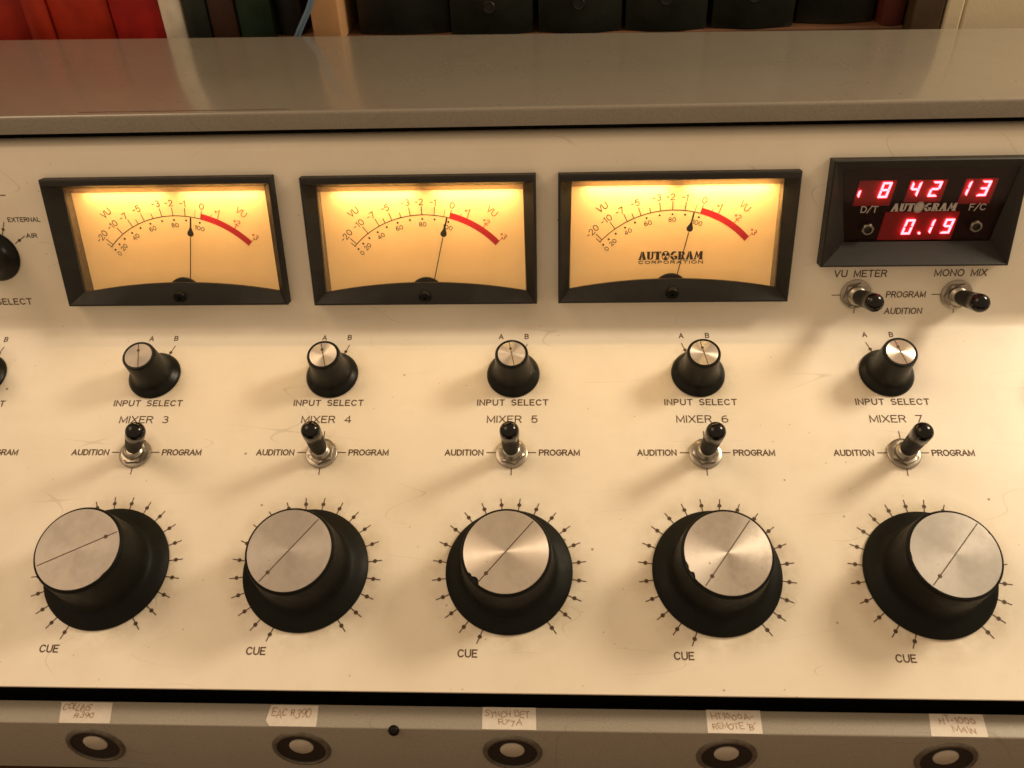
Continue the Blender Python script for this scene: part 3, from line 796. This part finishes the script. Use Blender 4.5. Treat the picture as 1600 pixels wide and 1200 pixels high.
# screen frame: origin at the foot of the window, tilted back (x = panel u)
tilt = math.atan2(.006, wt_ - wb_)
FS = FU @ T3((0, wb_, 0)) @ RX(tilt)
put('screen', MB().box(.158, .2465, -.0004, .0388, -.0030, -.0022).mesh('screen', M['screen']), FS, clock)
mm = lambda *a: [q / 1000 for q in a]
for (x0, x1, y0, y1) in [(169.2, 187.0, 18.8, 31.8), (193.6, 211.2, 20.4, 31.8), (219.8, 235.0, 19.2, 32.1), (184.8, 221.0, .3, 15.2)]:
    x0, x1, y0, y1 = mm(x0, x1, y0, y1)
    sh = .0012
    put('display_block', MB().slab([(x0, y0), (x1, y0), (x1 + sh, y1), (x0 + sh, y1)], -.0022, -.0012).mesh('display_block', M['display']), FS, clock)
SEG = {'0': 'abcdef', '1': 'bc', '2': 'abged', '3': 'abgcd', '4': 'fgbc', '8': 'abcdefg', '9': 'abcdfg', ',': 'c'}
def digit(ch, x0, x1, y0, y1, name='lit_digit'):
    """seven-segment digit leaning right"""
    mb = MB(); W_ = x1 - x0; H_ = y1 - y0; t = .00090; sh = .17; g = .00012
    W2 = W_ - sh * H_
    def Q(x, y): return (x0 + x + sh * y, y0 + y)
    hm = H_ / 2
    segs = {'a': [(0, H_), (W2, H_), (W2 - t, H_ - t), (t, H_ - t)], 'd': [(0, 0), (W2, 0), (W2 - t, t), (t, t)],
            'g': [(t * .4, hm), (t, hm + t / 2), (W2 - t, hm + t / 2), (W2 - t * .4, hm), (W2 - t, hm - t / 2), (t, hm - t / 2)],
            'f': [(0, H_ - g), (0, hm + g), (t, hm + t / 2 + g), (t, H_ - t - g)], 'e': [(0, hm - g), (0, g), (t, t + g), (t, hm - t / 2 - g)],
            'b': [(W2, H_ - g), (W2, hm + g), (W2 - t, hm + t / 2 + g), (W2 - t, H_ - t - g)], 'c': [(W2, hm - g), (W2, g), (W2 - t, t + g), (W2 - t, hm - t / 2 - g)]}
    for s_ in SEG[ch]: mb.slab([Q(*p) for p in segs[s_]], 0, .0006)
    put(name, mb.mesh(name, M['seg']), FS @ T3((0, 0, -.0008)), clock)
for ch, x0, x1, y0, y1 in [(',', 166.6, 172.2, 23.4, 31.2), ('8', 180.1, 185.8, 23.3, 31.2), ('4', 194.4, 200.0, 23.6, 31.3), ('2', 204.0, 209.7, 23.6, 31.3),
                           ('1', 218.2, 223.8, 23.7, 31.3), ('3', 227.4, 233.0, 23.6, 31.3), ('0', 195.6, 201.2, 3.7, 11.6), ('1', 205.4, 211.0, 3.9, 11.6), ('9', 214.8, 220.4, 4.0, 11.7)]:
    digit(ch, *mm(x0, x1, y0, y1))
put('lit_point', MB().disc(.20445, .00425, .00062, 0, .0006, 12).mesh('lit_point', M['seg']), FS @ T3((0, 0, -.0008)), clock)
FT = FS @ T3((0, 0, .00006))
put('filter_window', MB().box(.1585, .2460, -.0002, .0386, -.00045, -.0001).mesh('filter_window', glass('filter_glass', (.96, .90, .90), .02)), FS, clock)
put('clock_wordmark', logo_mesh(M['white_ink'], .1876, .2192, .0162, .0204, False, .12), FT, clock)
mb = text_mb('D/T', .1772, .0175, .0030, .00052, .0078, gap=.16); text_mb('F/C', .2294, .0181, .0030, .00052, .0076, gap=.16, mb=mb)
put('clock_lettering', mb.mesh('clock_lettering', M['white_ink']), FT, clock)
cn = hexnut(.0031, .0016, .0017).mesh('set_button', M['nickel'], smooth=28)
pl = MB().lathe([(.0019, 0), (.0019, .0021), (.0015, .0022), (.0012, .0012), (.0001, .0012)], 20).mesh('plunger', M['cup'], smooth=40)
for (x, y, a) in [(.1781, .0072, .2), (.2308, .0082, .5)]:
    q = put('set_button', cn, FS @ T3((x, y, 0)) @ RZ(a), clock); put('plunger', pl, FS @ T3((x, y, 0)), q)

# ------------------------------------------------------------------ tape labels on the rail
TAPES = [([(-.2018, -.0487), (-.1782, -.0487), (-.1755, -.0589), (-.1985, -.0589)], [('COLLINS', -.1935, -.0512, .0027, .0125, -4), ('R390', -.1885, -.0550, .0024, .0085, 0)], 'tape label reading COLLINS R390'),
 ([(-.1058, -.0487), (-.0843, -.0487), (-.0832, -.0589), (-.1040, -.0589), (-.1062, -.0562)], [('EAC R390', -.0957, -.0527, .0034, .0170, 0)], 'tape label reading EAC R390'),
 ([(-.0110, -.0482), (.0125, -.0482), (.0129, -.0588), (-.0106, -.0588)], [('SYNCH DET', .0000, -.0516, .0027, .0190, 0), ('R77A', .0015, -.0556, .0023, .0100, 0)], 'tape label reading SYNCH DET'),
 ([(.0869, -.0480), (.1102, -.0480), (.1094, -.0589), (.0862, -.0589)], [('HT1000A-', .0976, -.0511, .0024, .0175, 0), ("REMOTE 'B'", .0978, -.0556, .0024, .0180, 0)], 'tape label reading REMOTE B'),
 ([(.1822, -.0483), (.2048, -.0483), (.2032, -.0588), (.1797, -.0588)], [('HT-1000', .1930, -.0512, .0028, .0150, 0), ('MAIN', .1945, -.0556, .0024, .0095, 0)], 'tape label reading HT-1000 MAIN')]
for pts, lines, lb in TAPES:
    o = put('tape_label', MB().slab(pts, 0, .00014).mesh('tape_label', M['tape']), T3((0, 0, RZ_T + .00001)), root, label=lb, group='paper tape labels on the rail')
    mb = MB()
    for s, x, y, h, wd, a in lines: text_mb(s, x, y, h, .00048, wd, gap=.25, space=.55, mb=mb, jit=.2, rotz=radians(a))
    put('handwriting', mb.mesh('handwriting', M['pen']), T3((0, 0, RZ_T + .00019)), o)

# ------------------------------------------------------------------ desk, shelf, wall and what stands on the shelf
DT = MB().box(-1.1, 1.1, -.42, .29, -.03, -.0005).mesh('desk', simple('desk_wood', (.11, .05, .028), .45, var=.35, nscale=14, bmp=.1), bevel=.003)
desk = put('desk', DT, Matrix.Identity(4)); tag(desk, 'reddish brown desk top under the console', 'desk')
SY, SZ = .297, .1555 + Z0
wallm = painted('beige_wall', (.60, .52, .36), .6, .05, .2, (.4, .33, .2, 1))
mb = MB().box(-1.2, 1.2, .56, .60, -.03, 1.1)
wl = put('wall', mb.mesh('wall', wallm), Matrix.Identity(4)); tag(wl, kind='structure')
wood = simple('shelf_wood', (.13, .06, .03), .5, var=.35, nscale=20, bmp=.1)
pine = simple('pine_post', (.46, .26, .12), .5, var=.15, nscale=30, bmp=.1)
sh_root = bpy.data.objects.new('bookshelf', None); COL.objects.link(sh_root); WM[sh_root.name] = T3((0, SY, 0)); sh_root.matrix_basis = WM[sh_root.name]
tag(sh_root, 'wooden bookshelf behind the console holding binders and books', 'bookshelf')
put('shelf_board', MB().box(-.75, .2375, SY + .0045, .54, SZ - .018, SZ).mesh('shelf_board', wood, bevel=.001), Matrix.Identity(4), sh_root)
put('shelf_board', MB().box(-.75, .2375, SY, .54, SZ + .34, SZ + .358).mesh('shelf_board', wood, bevel=.001), Matrix.Identity(4), sh_root)
put('back_board', MB().box(-.75, .255, .541, .553, .01, SZ + .36).mesh('back_board', wood), Matrix.Identity(4), sh_root)
put('upright_post', MB().box(-.1278, -.1100, SY - .006, .538, SZ + .0002, SZ + .3398).mesh('upright_post', pine, bevel=.001), Matrix.Identity(4), sh_root, label='pale pine divider between the books and the binders')
put('side_panel', MB().box(.2378, .2556, SY - .004, .54, .0, SZ + .36).mesh('side_panel', simple('dark_side_wood', (.06, .035, .016), .5, var=.3, nscale=30), bevel=.001), Matrix.Identity(4), sh_root)
# pale cabinet side with a grooved edge at the right
cab = bpy.data.objects.new('beige_cabinet', None); COL.objects.link(cab); WM[cab.name] = T3((.40, .30, 0)); cab.matrix_basis = WM[cab.name]
tag(cab, 'beige painted cabinet behind the right end of the console', 'cabinet')
put('edge_trim', MB().box(.2570, .2672, SY - .004, .555, .0, .8).mesh('edge_trim', wallm, bevel=.0012), Matrix.Identity(4), cab)
put('cabinet_side', MB().box(.2680, .75, SY - .003, .555, .0, .8).mesh('cabinet_side', wallm, bevel=.0012), Matrix.Identity(4), cab)

def book(name, x0, x1, col, label, cat, group=None, h=.25, y=SY + .004, rough=.45, lean=0, spine_round=True, marks=None, ring=None, d=.19):
    """a standing volume: cover with a rounded spine, and a page block"""
    mat = simple(name + '_cover', col, rough, var=.25, nscale=40, bmp=.25, bscale=900)
    n = 8; W_ = x1 - x0; bul = min(.004, W_ * .16) if spine_round else .0006
    pts = [(x1, d), (x0, d)] + [(x0 + W_ * i / n, bul * (1 - sin(pi * i / n)) if spine_round else 0) for i in range(n + 1)]
    F_ = T3((0, y, SZ + .0003)) @ RY(radians(lean))
    r_ = bpy.data.objects.new(name, None); COL.objects.link(r_); WM[r_.name] = F_ @ T3(((x0 + x1) / 2, 0, 0)); r_.matrix_basis = WM[r_.name]
    tag(r_, label, cat, group)
    hh_ = h
    put('cover', MB().slab(pts, 0, hh_).mesh('cover', mat, smooth=30, bevel=.0006), F_, r_)
    put('pages', MB().box(x0 + .002, x1 - .002, .008, d + .001, hh_ - .0005, hh_ + .0006).mesh('pages', simple('page_paper', (.6, .55, .42), .8)), F_, r_)
    if ring:
        for z_ in ring:
            mb = MB().lathe([(.0026, 0), (.0028, .0005), (.0032, .0006), (.0036, 0)], 28)
            put('finger_ring', mb.mesh('finger_ring', simple('ring_metal', (.05, .045, .035), .5, .9), smooth=40), F_ @ T3(((x0 + x1) / 2 - .001, -.0002, z_)) @ FACE, r_)
            put('finger_hole', MB().disc(0, 0, .0027, 0, .0003, 20).mesh('finger_hole', M['gap']), F_ @ T3(((x0 + x1) / 2 - .001, -.0002, z_)) @ FACE, r_)  # flat disc, the shade inside the hole put into its colour
    if marks:
        mb = MB()
        for (mx, mz, mw, mh, txt) in marks:
            text_mb(txt, mx, mz, mh, mh * .12, None, mb=mb, rotz=radians(90))
        put('spine_lettering', mb.mesh('spine_lettering', M['white_ink']), F_ @ T3((0, -.0002, 0)) @ FACE, r_)
    return r_
RG = 'red volumes at the left end of the shelf'
BG = 'wide black binders on the shelf'
book('red_book', -.4000, -.3572, (.30, .015, .005), 'red volume furthest left, mostly past the corner of the photo', 'book', RG, rough=.5)
book('red_book', -.3566, -.3150, (.34, .017, .006), 'wide red volume at the top left corner of the photo', 'book', RG, rough=.5)
book('red_book', -.3146, -.2990, (.37, .024, .005), 'slim red volume with the lighter orange-red spine', 'book', RG, rough=.5)
book('red_book', -.2985, -.2600, (.40, .022, .004), 'broad bright red volume left of the dark crease', 'book', RG, rough=.5)
book('red_book', -.2590, -.2275, (.36, .010, .008), 'deep red volume touching the white book', 'book', RG, rough=.5)
book('white_book', -.2262, -.2125, (.78, .72, .60), 'narrow cream-white book between the red and the dark volumes', 'book')
book('dark_book', -.2105, -.1965, (.020, .026, .020), 'thin dark green book next to the white one', 'book', 'thin dark books', h=.22)
book('dark_book', -.1955, -.1790, (.050, .022, .014), 'thin dark maroon book among the dark volumes', 'book', 'thin dark books', h=.23)
book('dark_book', -.1778, -.1560, (.014, .034, .018), 'thin bottle-green book right of the maroon one', 'book', 'thin dark books', h=.22)
book('dark_book', -.1550, -.1390, (.010, .010, .010), 'thin black book behind the blue cable', 'book', 'thin dark books', h=.21, y=SY + .012)
book('binder', -.1020, -.0440, (.006, .007, .006), 'plain black binder right of the pine post', 'binder', BG, h=.28, y=SY + .008)
for x0, x1, zz, q in [(-.0430, .0085, .014, 'first'), (.0122, .0632, .015, 'second'), (.0655, .1150, .0165, 'third'), (.1186, .1690, .0165, 'fourth'), (.1722, .2185, .019, 'fifth')]:
    pass
BL = ['black binder with a ring hole, right of the plain black binder', 'black binder with a ring hole above the right meter', 'black binder above the gap between right meter and clock', 'black binder above the left part of the clock', 'rightmost black binder beside the maroon book']
for (x0, x1, zz, yy), lb in zip([(-.0430, .0088, .0135, .0), (.0122, .0640, .0145, .0), (.0664, .1165, .0160, .0), (.1200, .1700, .0160, .001), (.1734, .2208, .0190, .008)], BL):
    book('binder', x0, x1, (.011, .013, .009), lb, 'binder', BG, h=.28, ring=[zz + .003], y=SY + .003 + yy, rough=.42)
book('maroon_book', .2232, .2362, (.085, .018, .012), 'maroon book at the right end of the shelf', 'book', y=SY + .004)
# blue cable hanging in front of the dark books
cu_ = bpy.data.curves.new('blue_cable', 'CURVE'); cu_.dimensions = '3D'; cu_.bevel_depth = .0018; cu_.bevel_resolution = 3
sp_ = cu_.splines.new('NURBS'); pth = [(-.1160, .286, .2300), (-.1185, .286, .2050), (-.1222, .286, .1850), (-.1290, .286, .1735), (-.1360, .286, .1635), (-.1440, .288, .1480), (-.150, .289, .12), (-.151, .289, .02)]
sp_.points.add(len(pth) - 1)
for p_, q in zip(sp_.points, pth): p_.co = (q[0], q[1], q[2] + Z0, 1)
sp_.use_endpoint_u = True; sp_.order_u = 4
tmp = bpy.data.objects.new('tmp', cu_); COL.objects.link(tmp)
dg = bpy.context.evaluated_depsgraph_get(); cme = bpy.data.meshes.new_from_object(tmp.evaluated_get(dg)); bpy.data.objects.remove(tmp)
cme.materials.clear(); cme.materials.append(simple('blue_cable_jacket', (.10, .17, .26), .45))
for p_ in cme.polygons: p_.use_smooth = True
cb = put('blue_cable', cme, Matrix.Identity(4)); tag(cb, 'thin blue cable hanging in front of the dark books', 'cable')
